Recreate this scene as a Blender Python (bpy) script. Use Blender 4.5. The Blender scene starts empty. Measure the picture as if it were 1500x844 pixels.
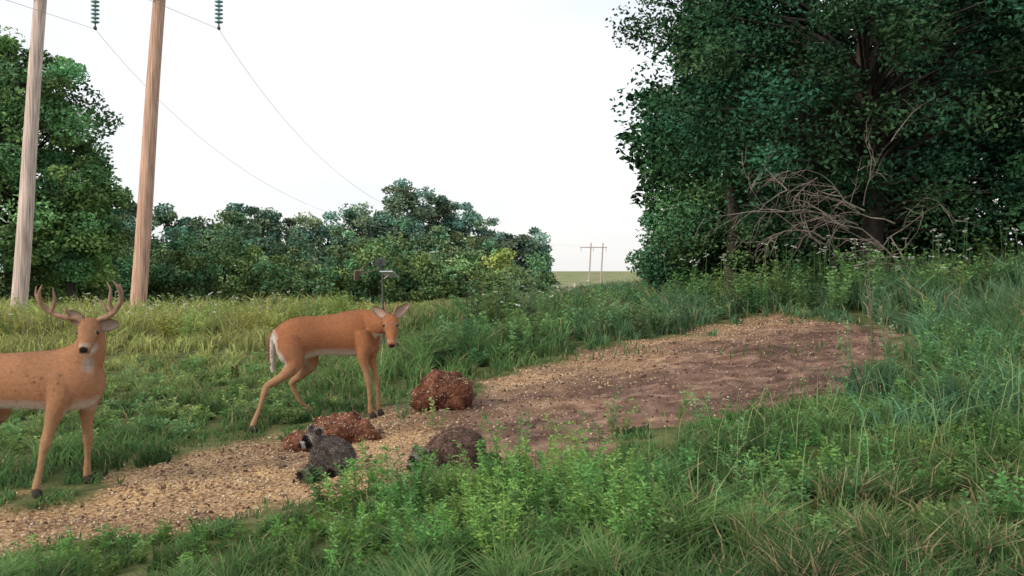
import bpy, math, numpy as np
from mathutils import Vector
rng = np.random.default_rng(7)
scene = bpy.context.scene
EYE = 1.5

# ------------------------------------------------------------------ helpers
def vnoise(x, y, s=1.0, seed=0):
    x = np.asarray(x, float) * s + seed * 17.31; y = np.asarray(y, float) * s - seed * 9.17
    xi = np.floor(x); yi = np.floor(y); fx = x - xi; fy = y - yi
    fx = fx * fx * (3 - 2 * fx); fy = fy * fy * (3 - 2 * fy)
    def h(a, b):
        t = np.sin(a * 127.1 + b * 311.7 + seed * 3.7) * 43758.5453
        return t - np.floor(t)
    return (h(xi, yi) * (1 - fx) + h(xi + 1, yi) * fx) * (1 - fy) + (h(xi, yi + 1) * (1 - fx) + h(xi + 1, yi + 1) * fx) * fy

def H(x, y):
    x = np.asarray(x, float); y = np.asarray(y, float)
    xs = np.where(x < 0, 6 * np.tanh(x / 6), 9 * np.tanh(x / 9))
    xs = xs * np.exp(-np.clip(y - 60, 0, None) / 90)
    yy = np.clip(y, -6, 400)
    g = .035 * (yy - 3 * np.log1p(np.exp(np.clip((yy - 21) / 3, -30, 60))))
    z = EYE - 1.33 + .08 * xs + g
    near = np.exp(-np.clip(y - 30, 0, None) / 40)
    z = z + near * ((vnoise(x, y, .7, 1) - .5) * .07 + (vnoise(x, y, 2.3, 2) - .5) * .03)
    z = z + .35 / (1 + np.exp(-(x - 6.2) / .9)) / (1 + np.exp(-(y - 14.5) / 1.2)) * np.exp(-np.clip(y - 40, 0, None) / 30)
    return z

DIRT = np.array([(-5.5,5.3),(-3.15,6.46),(-2.63,7.36),(-2.15,8.4),(-1.17,9.3),(-.35,10.9),(.86,13.2),(2.34,14.4),(3.26,16.2),
 (4.37,16.8),(4.7,13.9),(4.6,12.3),(3.9,10.2),(3.19,8.7),(2.37,8.1),(1.70,7.7),(1.01,7.3),(.67,6.6),(-.05,6.4),(-.64,6.3),
 (-.99,5.95),(-1.30,5.6),(-1.81,5.5),(-2.31,5.4),(-2.61,5.3),(-3.2,4.9),(-5.5,4.0)])
def sdist(px, py, poly=DIRT):
    px = np.asarray(px, float); py = np.asarray(py, float)
    d = np.full(px.shape, 1e9); inside = np.zeros(px.shape, bool)
    n = len(poly)
    for i in range(n):
        ax, ay = poly[i]; bx, by = poly[(i + 1) % n]
        ex, ey = bx - ax, by - ay
        t = np.clip(((px - ax) * ex + (py - ay) * ey) / (ex * ex + ey * ey), 0, 1)
        d = np.minimum(d, np.hypot(px - ax - t * ex, py - ay - t * ey))
        c = ((ay > py) != (by > py)) & (px < (bx - ax) * (py - ay) / (by - ay + 1e-12) + ax)
        inside ^= c
    return np.where(inside, d, -d)
def dirt(x, y):
    s = sdist(x, y) + (vnoise(x, y, 1.6, 5) - .5) * .8 + (vnoise(x, y, 5, 6) - .5) * .4
    return np.clip((s + .12) / .3, 0, 1)
UP = np.array([(-2.15,8.4),(-1.17,9.3),(-.35,10.9),(.86,13.2),(2.34,14.4),(3.26,16.2),(4.37,16.8)])
def upd(px, py):
    d = np.full(np.shape(px), 1e9)
    for i in range(len(UP) - 1):
        ax, ay = UP[i]; bx, by = UP[i + 1]; ex, ey = bx - ax, by - ay
        t = np.clip(((px - ax) * ex + (py - ay) * ey) / (ex * ex + ey * ey), 0, 1)
        d = np.minimum(d, np.hypot(px - ax - t * ex, py - ay - t * ey))
    return d
def corn(x, y):
    a = np.clip((-.2 - x) / 1.3 + .25, 0, 1)
    b = np.clip(1 - upd(x, y) / 2.0, 0, 1) * .6
    return np.clip(np.maximum(a, b) * (.45 + .9 * vnoise(x, y, 1.3, 8)), 0, 1)

class MB:
    def __init__(s): s.v = []; s.c = []; s.t = []; s.q = []; s.tm = []; s.qm = []; s.n = 0
    def add(s, v, f, col, mat=0):
        v = np.asarray(v, float).reshape(-1, 3); f = np.asarray(f, int)
        c = np.broadcast_to(np.asarray(col, float), (len(v), 3))
        s.v.append(v); s.c.append(c); 
        if len(f):
            (s.t if f.shape[1] == 3 else s.q).append(f + s.n)
            (s.tm if f.shape[1] == 3 else s.qm).append(np.full(len(f), mat))
        s.n += len(v)
    def faces2(s, f, mat=0, off=None):
        f = np.asarray(f, int) + (off if off is not None else 0)
        (s.t if f.shape[1] == 3 else s.q).append(f); (s.tm if f.shape[1] == 3 else s.qm).append(np.full(len(f), mat))
    def build(s, name, mats, parent=None, smooth=False, loc=None):
        V = np.concatenate(s.v); C = np.concatenate(s.c)
        T = np.concatenate(s.t) if s.t else np.zeros((0, 3), int)
        Q = np.concatenate(s.q) if s.q else np.zeros((0, 4), int)
        tm = np.concatenate(s.tm) if s.tm else np.zeros(0, int); qm = np.concatenate(s.qm) if s.qm else np.zeros(0, int)
        me = bpy.data.meshes.new(name)
        me.vertices.add(len(V)); me.vertices.foreach_set("co", V.astype(np.float32).ravel())
        li = np.concatenate([T.ravel(), Q.ravel()]).astype(np.int32)
        me.loops.add(len(li)); me.loops.foreach_set("vertex_index", li)
        ls = np.concatenate([np.arange(len(T)) * 3, len(T) * 3 + np.arange(len(Q)) * 4]).astype(np.int32)
        me.polygons.add(len(ls)); me.polygons.foreach_set("loop_start", ls)
        me.polygons.foreach_set("material_index", np.concatenate([tm, qm]).astype(np.int32))
        me.polygons.foreach_set("use_smooth", np.full(len(ls), smooth))
        me.update(calc_edges=True)
        setcol(me, C)
        for m in mats: me.materials.append(m)
        ob = bpy.data.objects.new(name, me); scene.collection.objects.link(ob)
        if parent: ob.parent = parent
        return ob
def setcol(me, C):
    a = me.color_attributes.new("Col", 'FLOAT_COLOR', 'POINT')
    a.data.foreach_set("color", np.concatenate([C, np.ones((len(C), 1))], 1).astype(np.float32).ravel())

def unit(a): return a / (np.linalg.norm(a, axis=-1, keepdims=True) + 1e-9)
def tube(path, rad, seg=8, ref=(0, 1, 0)):
    P = np.array(path, float); n = len(P)
    T = np.zeros_like(P); T[1:-1] = P[2:] - P[:-2]; T[0] = P[1] - P[0]; T[-1] = P[-1] - P[-2]; T = unit(T)
    V = []
    for i in range(n):
        r = rad[i]; ra, rb = (r if hasattr(r, '__len__') else (r, r))
        R = np.array(ref, float); A = R - T[i] * R.dot(T[i])
        if np.linalg.norm(A) < .15: R = np.array((1., 0.1, 0)); A = R - T[i] * R.dot(T[i])
        A = unit(A); B = np.cross(T[i], A)
        a = np.arange(seg) * 2 * np.pi / seg
        V.append(P[i] + np.outer(np.cos(a) * ra, A) + np.outer(np.sin(a) * rb, B))
    V = np.concatenate(V); F = []
    for i in range(n - 1):
        for j in range(seg):
            k = (j + 1) % seg
            F += [(i * seg + j, i * seg + k, (i + 1) * seg + k), (i * seg + j, (i + 1) * seg + k, (i + 1) * seg + j)]
    b = len(V); V = np.concatenate([V, P[:1], P[-1:]])
    for j in range(seg):
        k = (j + 1) % seg
        F += [(b, k, j), (b + 1, (n - 1) * seg + j, (n - 1) * seg + k)]
    return V, np.array(F)
def stube(path, rad, seg=16, ref=(0, 1, 0), sub=5):
    """tube through a Catmull-Rom spline of the joints, radii interpolated the same way"""
    P = np.array([list(p) + (list(r) if hasattr(r, '__len__') else [r, r]) for p, r in zip(path, rad)], float)
    E = np.concatenate([2 * P[:1] - P[1:2], P, 2 * P[-1:] - P[-2:-1]]); o = []
    for i in range(len(P) - 1):
        a, b, c, d = E[i], E[i + 1], E[i + 2], E[i + 3]
        for k in range(sub):
            t = k / sub; o.append(.5 * ((2 * b) + (c - a) * t + (2 * a - 5 * b + 4 * c - d) * t * t + (3 * b - a - 3 * c + d) * t ** 3))
    o.append(P[-1]); o = np.array(o); o[:, 3:] = np.clip(o[:, 3:], .004, None)
    return tube(o[:, :3], [tuple(r) for r in o[:, 3:]], seg, ref)
def ellipsoid(c, r, seg=14, rings=9):
    V = [(0, 0, 1)]
    for i in range(1, rings):
        th = math.pi * i / rings
        for j in range(seg):
            ph = 2 * math.pi * j / seg; V.append((math.sin(th) * math.cos(ph), math.sin(th) * math.sin(ph), math.cos(th)))
    V.append((0, 0, -1)); F = []
    for j in range(seg):
        k = (j + 1) % seg; F.append((0, 1 + j, 1 + k)); e = 1 + (rings - 2) * seg; F.append((len(V) - 1, e + k, e + j))
    for i in range(rings - 2):
        for j in range(seg):
            k = (j + 1) % seg; a = 1 + i * seg; F += [(a + j, a + seg + j, a + seg + k), (a + j, a + seg + k, a + k)]
    return np.array(V) * np.array(r) + np.array(c), np.array(F)
def leafquads(mb, C, L, W, col, mat=0, D=None, flat=0.0, fold=.15):
    n = len(C)
    if D is None: D = unit(rng.normal(size=(n, 3)) * np.array([1, 1, .7]))
    N = rng.normal(size=(n, 3)); N[:, 2] += flat; N = unit(N - D * (N * D).sum(1, keepdims=True))
    S = np.cross(D, N); L = np.broadcast_to(L, (n,))[:, None]; W = np.broadcast_to(W, (n,))[:, None]
    V = np.stack([C - D * L / 2, C + S * W / 2 + N * W * fold, C + D * L / 2, C - S * W / 2 + N * W * fold], 1).reshape(-1, 3)
    F = np.arange(4 * n).reshape(-1, 4)
    mb.add(V, F, np.repeat(np.broadcast_to(col, (n, 3)), 4, 0), mat)
def blades(mb, x, y, z, h, w, col, lean=.35, mat=0):
    n = len(x); B = np.stack([x, y, z], 1); a = rng.uniform(0, 2 * np.pi, n)
    S = np.stack([np.cos(a), np.sin(a), np.zeros(n)], 1); b = rng.uniform(0, 2 * np.pi, n)
    L = np.stack([np.cos(b), np.sin(b), np.zeros(n)], 1) * (rng.uniform(.1, 1, n) * lean)[:, None] * h[:, None]
    Z = np.array([0, 0, 1.]); w = w[:, None]; hh = h[:, None]
    M = B + L * .3 + Z * hh * .6; Tp = B + L * 1.15 + Z * hh * (1 - .25 * rng.random((n, 1)))
    V = np.stack([B - S * w / 2, B + S * w / 2, M + S * w * .42, M - S * w * .42, Tp], 1).reshape(-1, 3)
    k = np.arange(n)[:, None] * 5
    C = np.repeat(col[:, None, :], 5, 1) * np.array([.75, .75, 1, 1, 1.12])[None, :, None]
    o = mb.n
    mb.add(V, np.zeros((0, 3)), C.reshape(-1, 3))
    mb.faces2(k + np.array([[0, 1, 2, 3]]), mat, o); mb.faces2(k + np.array([[3, 2, 4]]), mat, o)

# ------------------------------------------------------------------ materials
def mat_base(name):
    m = bpy.data.materials.new(name); m.use_nodes = True; nt = m.node_tree; nt.nodes.clear()
    return m, nt, nt.nodes, nt.links
def leaf_mat(name, trans=.3):
    m, nt, N, L = mat_base(name)
    out = N.new('ShaderNodeOutputMaterial'); at = N.new('ShaderNodeAttribute'); at.attribute_name = "Col"
    p = N.new('ShaderNodeBsdfDiffuse'); L.new(at.outputs['Color'], p.inputs['Color'])
    if trans <= 0:
        L.new(p.outputs[0], out.inputs[0]); return m
    t = N.new('ShaderNodeBsdfTranslucent'); mx = N.new('ShaderNodeMixShader'); mx.inputs[0].default_value = trans
    hs = N.new('ShaderNodeHueSaturation'); hs.inputs['Hue'].default_value = .485; hs.inputs['Value'].default_value = 1.3
    L.new(at.outputs['Color'], hs.inputs['Color']); L.new(hs.outputs[0], t.inputs['Color'])
    L.new(p.outputs[0], mx.inputs[1]); L.new(t.outputs[0], mx.inputs[2]); L.new(mx.outputs[0], out.inputs[0])
    return m
def col_mat(name, rough=.8, noise=20, amt=.25, bump=.3, spec=.2, stretch=None, bdist=.01):
    m, nt, N, L = mat_base(name)
    out = N.new('ShaderNodeOutputMaterial'); at = N.new('ShaderNodeAttribute'); at.attribute_name = "Col"
    p = N.new('ShaderNodeBsdfPrincipled'); p.inputs['Roughness'].default_value = rough; p.inputs['Specular IOR Level'].default_value = spec
    tc = N.new('ShaderNodeTexCoord'); mp = N.new('ShaderNodeMapping')
    if stretch: mp.inputs['Scale'].default_value = stretch
    no = N.new('ShaderNodeTexNoise'); no.inputs['Scale'].default_value = noise; no.inputs['Detail'].default_value = 6
    L.new(tc.outputs['Object'], mp.inputs[0]); L.new(mp.outputs[0], no.inputs['Vector'])
    mr = N.new('ShaderNodeMapRange'); mr.inputs[1].default_value = .3; mr.inputs[2].default_value = .7
    mr.inputs[3].default_value = 1 - amt; mr.inputs[4].default_value = 1 + amt
    L.new(no.outputs[0], mr.inputs[0])
    mul = N.new('ShaderNodeVectorMath'); mul.operation = 'SCALE'
    L.new(at.outputs['Color'], mul.inputs[0]); L.new(mr.outputs[0], mul.inputs['Scale']); L.new(mul.outputs[0], p.inputs['Base Color'])
    b = N.new('ShaderNodeBump'); b.inputs['Strength'].default_value = bump; b.inputs['Distance'].default_value = bdist
    L.new(no.outputs[0], b.inputs['Height']); L.new(b.outputs[0], p.inputs['Normal'])
    L.new(p.outputs[0], out.inputs[0]); return m
M_leaf = leaf_mat("foliage", 0); M_grass = leaf_mat("grass_blade", .3)
M_bark = col_mat("bark", .9, 12, .35, .6, stretch=(1, 1, .2), bdist=.03)
M_wood = col_mat("weathered_pole_wood", .85, 9, .45, .5, stretch=(3, 3, .12), bdist=.02)
M_fur = col_mat("deer_fur", .85, 60, .12, .35, .1, bdist=.004, stretch=(.6, .6, 1))
M_rac = col_mat("raccoon_fur", .9, 120, .35, .5, .1, bdist=.006)
M_horn = col_mat("velvet_antler", .85, 60, .2, .3, .1)
M_eye = col_mat("wet_eye", .1, 5, .02, 0, .6)
M_metal = col_mat("dull_metal", .4, 20, .1, .1, .5)
M_glass = col_mat("insulator_glass", .2, 8, .1, 0, .6)
M_corn = col_mat("corn_kernel", .5, 60, .15, .1, .35)
M_soil = col_mat("feed_crumble", .95, 35, .5, 1.0, .1, bdist=.02)
M_petal = leaf_mat("white_petal", .3)

# ------------------------------------------------------------------ ground
def dirtz(x, y, dm): return -.035 * dm + dm * ((vnoise(x, y, 9, 3) - .5) * .035 + (vnoise(x, y, 3.3, 4) - .5) * .06)
xs = np.concatenate([-np.geomspace(900, 9, 45), np.arange(-8.8, 9, .07), np.geomspace(9, 900, 45)])
ys = np.concatenate([np.linspace(-60, 2.5, 12), np.arange(2.8, 19, .07), np.geomspace(19.2, 1500, 90)])
X, Y = np.meshgrid(xs, ys); x = X.ravel(); y = Y.ravel()
dm = dirt(x, y); cm = corn(x, y)
z = H(x, y) + dirtz(x, y, dm)
nx, ny = len(xs), len(ys)
i = (np.arange(ny - 1)[:, None] * nx + np.arange(nx - 1)[None]).ravel()
mb = MB()
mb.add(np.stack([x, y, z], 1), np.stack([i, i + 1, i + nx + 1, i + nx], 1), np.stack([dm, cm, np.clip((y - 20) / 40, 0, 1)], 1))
m, nt, N, L = mat_base("grassy_ground_and_dirt")
out = N.new('ShaderNodeOutputMaterial'); p = N.new('ShaderNodeBsdfPrincipled'); p.inputs['Roughness'].default_value = .95; p.inputs['Specular IOR Level'].default_value = .1
at = N.new('ShaderNodeAttribute'); at.attribute_name = "Col"; sp = N.new('ShaderNodeSeparateColor'); L.new(at.outputs['Color'], sp.inputs[0])
tc = N.new('ShaderNodeTexCoord')
def noise(s, d=5):
    n = N.new('ShaderNodeTexNoise'); n.inputs['Scale'].default_value = s; n.inputs['Detail'].default_value = d; L.new(tc.outputs['Object'], n.inputs['Vector']); return n
def ramp(src, stops):
    r = N.new('ShaderNodeValToRGB'); e = r.color_ramp.elements
    while len(e) < len(stops): e.new(.5)
    for k, (pos, c) in enumerate(stops): e[k].position = pos; e[k].color = (*c, 1)
    L.new(src, r.inputs[0]); return r
def mix(f, a, b):
    x = N.new('ShaderNodeMix'); x.data_type = 'RGBA'; L.new(f, x.inputs[0]); L.new(a, x.inputs[6]); L.new(b, x.inputs[7]); return x.outputs[2]
n1 = noise(5, 10); n2 = noise(38, 6); n3 = noise(.25, 4); n4 = noise(.9, 6)
grass_c = ramp(n1.outputs[0], [(.3, (.05, .045, .02)), (.5, (.09, .11, .035)), (.7, (.17, .16, .075))])
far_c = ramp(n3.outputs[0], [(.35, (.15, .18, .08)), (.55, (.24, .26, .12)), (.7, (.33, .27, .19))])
soil_c = ramp(n1.outputs[0], [(.3, (.10, .06, .045)), (.5, (.19, .12, .09)), (.7, (.34, .23, .17))])
corn_c = ramp(n2.outputs[0], [(.34, (.14, .08, .05)), (.47, (.33, .21, .12)), (.6, (.50, .36, .21)), (.75, (.62, .49, .32))])
dc = mix(sp.outputs[1], soil_c.outputs[0], corn_c.outputs[0])
patch = ramp(n4.outputs[0], [(.36, (.58, .55, .57)), (.5, (.92, .88, .86)), (.64, (1.25, 1.2, 1.08))])
mm = N.new('ShaderNodeMix'); mm.data_type = 'RGBA'; mm.blend_type = 'MULTIPLY'; mm.inputs[0].default_value = 1; L.new(dc, mm.inputs[6]); L.new(patch.outputs[0], mm.inputs[7])
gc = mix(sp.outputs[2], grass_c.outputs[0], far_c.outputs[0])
L.new(mix(sp.outputs[0], gc, mm.outputs[2]), p.inputs['Base Color'])
b = N.new('ShaderNodeBump'); b.inputs['Strength'].default_value = .9; b.inputs['Distance'].default_value = .03
L.new(n2.outputs[0], b.inputs['Height']); L.new(b.outputs[0], p.inputs['Normal']); L.new(p.outputs[0], out.inputs[0])
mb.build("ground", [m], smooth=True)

# ------------------------------------------------------------------ grass
mb = MB(); NG = 270000
y = 3.0 * np.exp(rng.random(NG) * math.log(60 / 3.0)); x = rng.uniform(-.62, .62, NG) * y + rng.normal(size=NG) * .3
tc_ = .28 + .02 * y; gx = np.round(x / tc_); gy = np.round(y / tc_)
jx = (vnoise(gx, gy, 1.37, 51) - .5) * tc_; jy = (vnoise(gx, gy, 1.61, 52) - .5) * tc_; pull = .45 * (vnoise(gx, gy, 1.9, 53) > .35)
x = x + (gx * tc_ + jx - x) * pull; y = y + (gy * tc_ + jy - y) * pull
d = dirt(x, y)
cl = vnoise(x, y, 2.2, 11) * .6 + vnoise(x, y, .6, 12) * .5
keep = (rng.random(len(x)) > d * 1.05) & (rng.random(len(x)) < .3 + cl)
x, y, cl, d = x[keep], y[keep], cl[keep], d[keep]
sd = -sdist(x, y)
h = .10 + .16 * cl
h = np.where((x > .3) & (y < 9), .08 + .2 * cl, h)
h = np.where((x < -2.2) & (y > 8) & (y < 17), .06 + .14 * cl, h)
h = np.where((x > -1.5) & (y > 11), .16 + .3 * cl, h)
h = np.where((x > 2.2) & (y > 9), .2 + .42 * cl, h)
h = np.where((x < -1.5) & (y > 17), .12 + .3 * cl, h)
h = np.where((x < -5) & (y > 20) & (y < 34), .3 + .6 * cl, h)
h *= np.clip(.3 + sd * .8, .25, 1); h *= rng.uniform(.5, 1.35, len(x))
w = .0045 + .0012 * y * rng.uniform(.6, 1.2, len(x))
v = rng.random(len(x))[:, None]; big = vnoise(x, y, .35, 14)[:, None]; mid = vnoise(x, y, 1.5, 15)[:, None]; tuft = vnoise(x, y, 3.1, 16)[:, None]
cA = np.array([.055, .125, .048]); cB = np.array([.16, .265, .09])
col = cA + (cB - cA) * np.clip(.25 + .6 * (mid - .2) + .5 * (v - .5), 0, 1.2)
warm = np.array([.36, .40, .14]); fl = np.clip((-x - 1.2) / 3.2, 0, 1) * np.clip((y - 9) / 8, 0, 1)
col = col * (1 - fl[:, None]) + warm * (.5 + .7 * v) * fl[:, None]
bl = np.array([.10, .19, .11]); fr = np.clip((x - .2) / 2, 0, 1) * np.clip((y - 8) / 5, 0, 1) * .65
col = col * (1 - fr[:, None]) + bl * (.5 + v) * fr[:, None]
col = col * (.55 + .9 * tuft)
dry = (rng.random(len(x)) < .06 + .18 * (big[:, 0] > .55)); col[dry] = np.array([.38, .32, .18]) * rng.uniform(.6, 1.1, (dry.sum(), 1))
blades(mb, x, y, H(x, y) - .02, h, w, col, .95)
n = 3500; x = rng.uniform(-3, 4.5, n); y = rng.uniform(5, 16, n); k = (vnoise(x, y, 1.1, 40) > .68) & (x > .2); x, y = x[k], y[k]
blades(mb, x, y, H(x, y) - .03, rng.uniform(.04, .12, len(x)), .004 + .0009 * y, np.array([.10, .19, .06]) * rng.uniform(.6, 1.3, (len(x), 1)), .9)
mb.build("grass", [M_grass])

# ------------------------------------------------------------------ leafy weeds (forbs)
def forbs(name, pts, hs, nst, nleaf, ll, lw, col, droop=.2, spread=.45):
    mb = MB()
    for (px, py), hh in zip(pts, hs):
        pz = float(H(px, py)) - .02; tone = rng.uniform(.65, 1.35) * np.array(col) * np.array([rng.uniform(.8, 1.3), 1, rng.uniform(.8, 1.2)])
        for s in range(nst):
            a = rng.uniform(0, 2 * np.pi); sp_ = rng.uniform(.1, 1) * spread * hh; h1 = hh * rng.uniform(.5, 1.05)
            p0 = np.array([px, py, pz]) + np.array([math.cos(a), math.sin(a), 0]) * .03
            p1 = p0 + np.array([math.cos(a) * sp_ * .4, math.sin(a) * sp_ * .4, h1 * .55]); p2 = p0 + np.array([math.cos(a) * sp_, math.sin(a) * sp_, h1])
            V, F = tube([p0, p1, p2], [.0035 * (hh * 2), .0028 * (hh * 2), .001], 3); mb.add(V, F, tone * .9, 0)
            t = rng.uniform(.12, 1, nleaf); t = np.sort(t)[:, None]
            C = (1 - t) ** 2 * p0 + 2 * t * (1 - t) * p1 + t * t * p2
            ang = np.arange(nleaf) * 2.4 + rng.random(nleaf)
            D = unit(np.stack([np.cos(ang), np.sin(ang), rng.uniform(-droop, .8, nleaf)], 1))
            L_ = ll * (1.15 - .6 * t[:, 0]) * rng.uniform(.7, 1.2, nleaf)
            leafquads(mb, C + D * (L_ / 2)[:, None], L_, lw * rng.uniform(.7, 1.2, nleaf), tone * (.6 + .7 * t), 0, D, flat=1.5)
    return mb.build(name, [M_grass])
P = [(rng.uniform(-.8, .6), rng.uniform(4.2, 5.6)) for _ in range(85)]
forbs("weed_clump", P, [rng.uniform(.24, .44) * (1.1 if p[0] > -.25 else .85) for p in P], 7, 44, .046, .010, (.155, .31, .095))
P = [(.03, 5.3), (.1, 5.2), (-.05, 5.35), (.28, 5.2), (.36, 5.0), (-.3, 5.4), (-.65, 5.6), (-.5, 5.5), (-.82, 5.7), (-1.0, 5.7), (-.92, 5.6)]
forbs("weed_clump", P, [.54, .48, .44, .44, .42, .40, .40, .38, .38, .3, .3], 8, 55, .05, .010, (.155, .31, .10), spread=.4)
P = [(rng.uniform(.5, 2.9), rng.uniform(4.2, 7.4)) for _ in range(190)]; P = [p for p in P if p[0] > 1.3 or p[1] < 6.0]
forbs("weed_clump", P, [rng.uniform(.1, .32) for _ in P], 6, 34, .05, .013, (.12, .24, .08))
P = [(rng.uniform(-2.4, -.5), rng.uniform(4.3, 5.3)) for _ in range(45)]
forbs("weed_clump", P, [rng.uniform(.08, .22) for _ in P], 5, 26, .045, .012, (.12, .25, .07))
P = [(rng.uniform(2.6, 6.5), rng.uniform(6.5, 12)) for _ in range(100)]; P = [p for p in P if sdist(p[0], p[1]) < -.2]
forbs("weed_clump", P, [rng.uniform(.2, .5) for _ in P], 6, 30, .07, .02, (.12, .24, .085))
P = [(rng.uniform(-5.5, -1.6), rng.uniform(8.2, 16)) for _ in range(150)]; P = [p for p in P if sdist(p[0], p[1]) < -.35]
forbs("weed_clump", P, [rng.uniform(.1, .26) for _ in P], 6, 22, .075, .02, (.16, .27, .10), spread=.8)
P = [(rng.uniform(-1.0, 3.5), rng.uniform(12, 24)) for _ in range(170)]; P = [p for p in P if sdist(p[0], p[1]) < -.3 and abs(p[0]+1.7)>.3]
forbs("weed_clump", P, [rng.uniform(.25, .65) for _ in P], 6, 30, .10, .034, (.13, .235, .10))
P = [(rng.uniform(3.0, 15), rng.uniform(15.5, 24)) for _ in range(300)]; P = [p for p in P if sdist(p[0], p[1]) < -.3]
forbs("weed_clump", P, [rng.uniform(.45, 1.05) for _ in P], 6, 28, .12, .037, (.12, .225, .085))
P = [(rng.uniform(-15, -3.5), rng.uniform(19, 31)) for _ in range(200)]
forbs("weed_clump", P, [rng.uniform(.35, .95) for _ in P], 6, 26, .13, .04, (.26, .33, .11))
P = [(-.3 + rng.uniform(-.5, .7), 18 + rng.uniform(-1, 1)) for _ in range(9)]
forbs("tall_weed", P, [rng.uniform(.8, 1.3) for _ in P], 5, 60, .13, .03, (.14, .23, .11))
P = [(3.42, 9.9), (3.62, 10.1), (3.28, 10.2), (3.5, 9.7)]
forbs("tall_weed", P, [1.2, .85, .7, .6], 2, 40, .06, .016, (.24, .30, .16), spread=.16)
P = [(-3.35, 12.7), (-3.25, 12.6)]
forbs("dried_dock_weed", P, [.38, .3], 2, 60, .03, .02, (.10, .05, .03), spread=.08)
P = [(.66, 7.2), (.75, 7.35), (-.58, 8.1), (1.2, 7.7), (1.35, 7.6), (-.9, 8.6), (-.15, 6.6)]
forbs("tall_weed", P, [.38, .3, .26, .3, .26, .3, .3], 4, 30, .05, .013, (.17, .28, .11), spread=.5)

# queen anne's lace
mb = MB()
F_ = [(rng.uniform(2.6, 10.5), rng.uniform(13.5, 18.5), rng.uniform(.6, 1.15)) for _ in range(130)] + \
     [(rng.uniform(-10.5, -4.5), rng.uniform(19, 28), rng.uniform(.5, 1.0)) for _ in range(70)] + [(rng.uniform(-1, 2.4), rng.uniform(14.5, 20), rng.uniform(.5, .8)) for _ in range(14)]
for fx, fy, fh in F_:
    if sdist(np.array([fx]), np.array([fy]))[0] > -.2: continue
    z0 = float(H(fx, fy)); tp = np.array([fx + rng.normal() * .1, fy + rng.normal() * .1, z0 + fh])
    V, F = tube([(fx, fy, z0), tp], [.006, .004], 3); mb.add(V, F, (.12, .2, .08), 0)
    k = 18; r = rng.uniform(.025, .05); a = rng.uniform(0, 6.28, k); rr = r * np.sqrt(rng.random(k)); tilt = rng.normal(size=2) * .4
    C = tp + np.stack([np.cos(a) * rr, np.sin(a) * rr, np.cos(a) * rr * tilt[0] + np.sin(a) * rr * tilt[1] + rng.normal(size=k) * .004], 1)
    leafquads(mb, C, .03, .026, (.74, .76, .7), 1, unit(np.stack([np.cos(a), np.sin(a), 0 * a + .1], 1)), flat=3)
mb.build("queen_annes_lace", [M_grass, M_petal])

mb = MB(); n = 300
x = rng.uniform(.6, 3.6, n); y = rng.uniform(4.2, 9, n); k = sdist(x, y) < -.15; x, y = x[k], y[k]; n = len(x)
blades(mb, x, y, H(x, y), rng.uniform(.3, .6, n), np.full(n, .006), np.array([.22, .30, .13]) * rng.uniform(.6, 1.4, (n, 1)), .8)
mb.build("tall_grass_stalks", [M_grass])
mb = MB(); n = 9000
cx = rng.uniform(2.4, 7, 130); cy = rng.uniform(6.0, 13, 130); idx = rng.integers(0, 130, n)
x = cx[idx] + rng.normal(size=n) * .12; y = cy[idx] + rng.normal(size=n) * .12; k = sdist(x, y) < -.1; x, y = x[k], y[k]; idx = idx[k]; n = len(x)
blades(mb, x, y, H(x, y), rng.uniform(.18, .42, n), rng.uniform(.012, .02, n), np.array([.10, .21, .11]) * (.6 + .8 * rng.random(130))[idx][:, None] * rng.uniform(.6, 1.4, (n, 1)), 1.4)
mb.build("orchard_grass_tufts", [M_grass])

# ------------------------------------------------------------------ trees
def tree_into(mb, base, top, crown_c, R, nl, ls, ncl, clr, col, tr, seed, branches=True, var=.35):
    r = np.random.default_rng(seed); base = np.array(base, float); cc = np.array(crown_c, float); R = np.array(R, float)
    tipz = cc[2] + R[2] * .7; n = 6; ts = np.linspace(0, 1, n)
    path = [base + (np.array([cc[0], cc[1], tipz]) - base) * t + np.array([r.normal(), r.normal(), 0]) * tr * .8 * (t > 0) for t in ts]
    V, F = tube(path, [tr * (1.25 - 1.05 * t) for t in ts], 8); mb.add(V, F, (.055, .045, .038), 1)
    d = unit(r.normal(size=(ncl, 3))); rad = r.uniform(.35, 1.0, ncl) ** .6
    C = cc + d * R * rad[:, None]
    for c in (C if branches else C[:10]):
        t = np.clip((c[2] - base[2]) / (tipz - base[2]) * .75, .15, .95); s = base + (np.array([cc[0], cc[1], tipz]) - base) * t
        mid_ = (s + c) / 2 + np.array([0, 0, .12 * np.linalg.norm(c - s)]) + r.normal(size=3) * .1
        V, F = tube([s, mid_, c], [tr * .24, tr * .14, tr * .04], 4); mb.add(V, F, (.04, .034, .028), 1)
    idx = r.integers(0, ncl, nl); cr = clr * r.uniform(.55, 1.35, ncl)
    dd = unit(r.normal(size=(nl, 3))) * (r.random(nl) ** .45)[:, None] * cr[idx][:, None] * np.array([1.1, 1.1, .7])
    Pn = C[idx] + dd
    tone = 1.15 * (1 + (r.random(ncl) - .5) * 2 * var)[idx][:, None] * (1 + (r.random((nl, 1)) - .5) * .7)
    hue = (r.random(ncl) - .5)[idx][:, None] * np.array([.5, 0, -.3]) + 1
    leafquads(mb, Pn, ls * r.uniform(.6, 1.3, nl), ls * .55 * r.uniform(.7, 1.2, nl), np.array(col) * tone * hue, 0, flat=.6)
TM = [M_leaf, M_bark]
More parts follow.
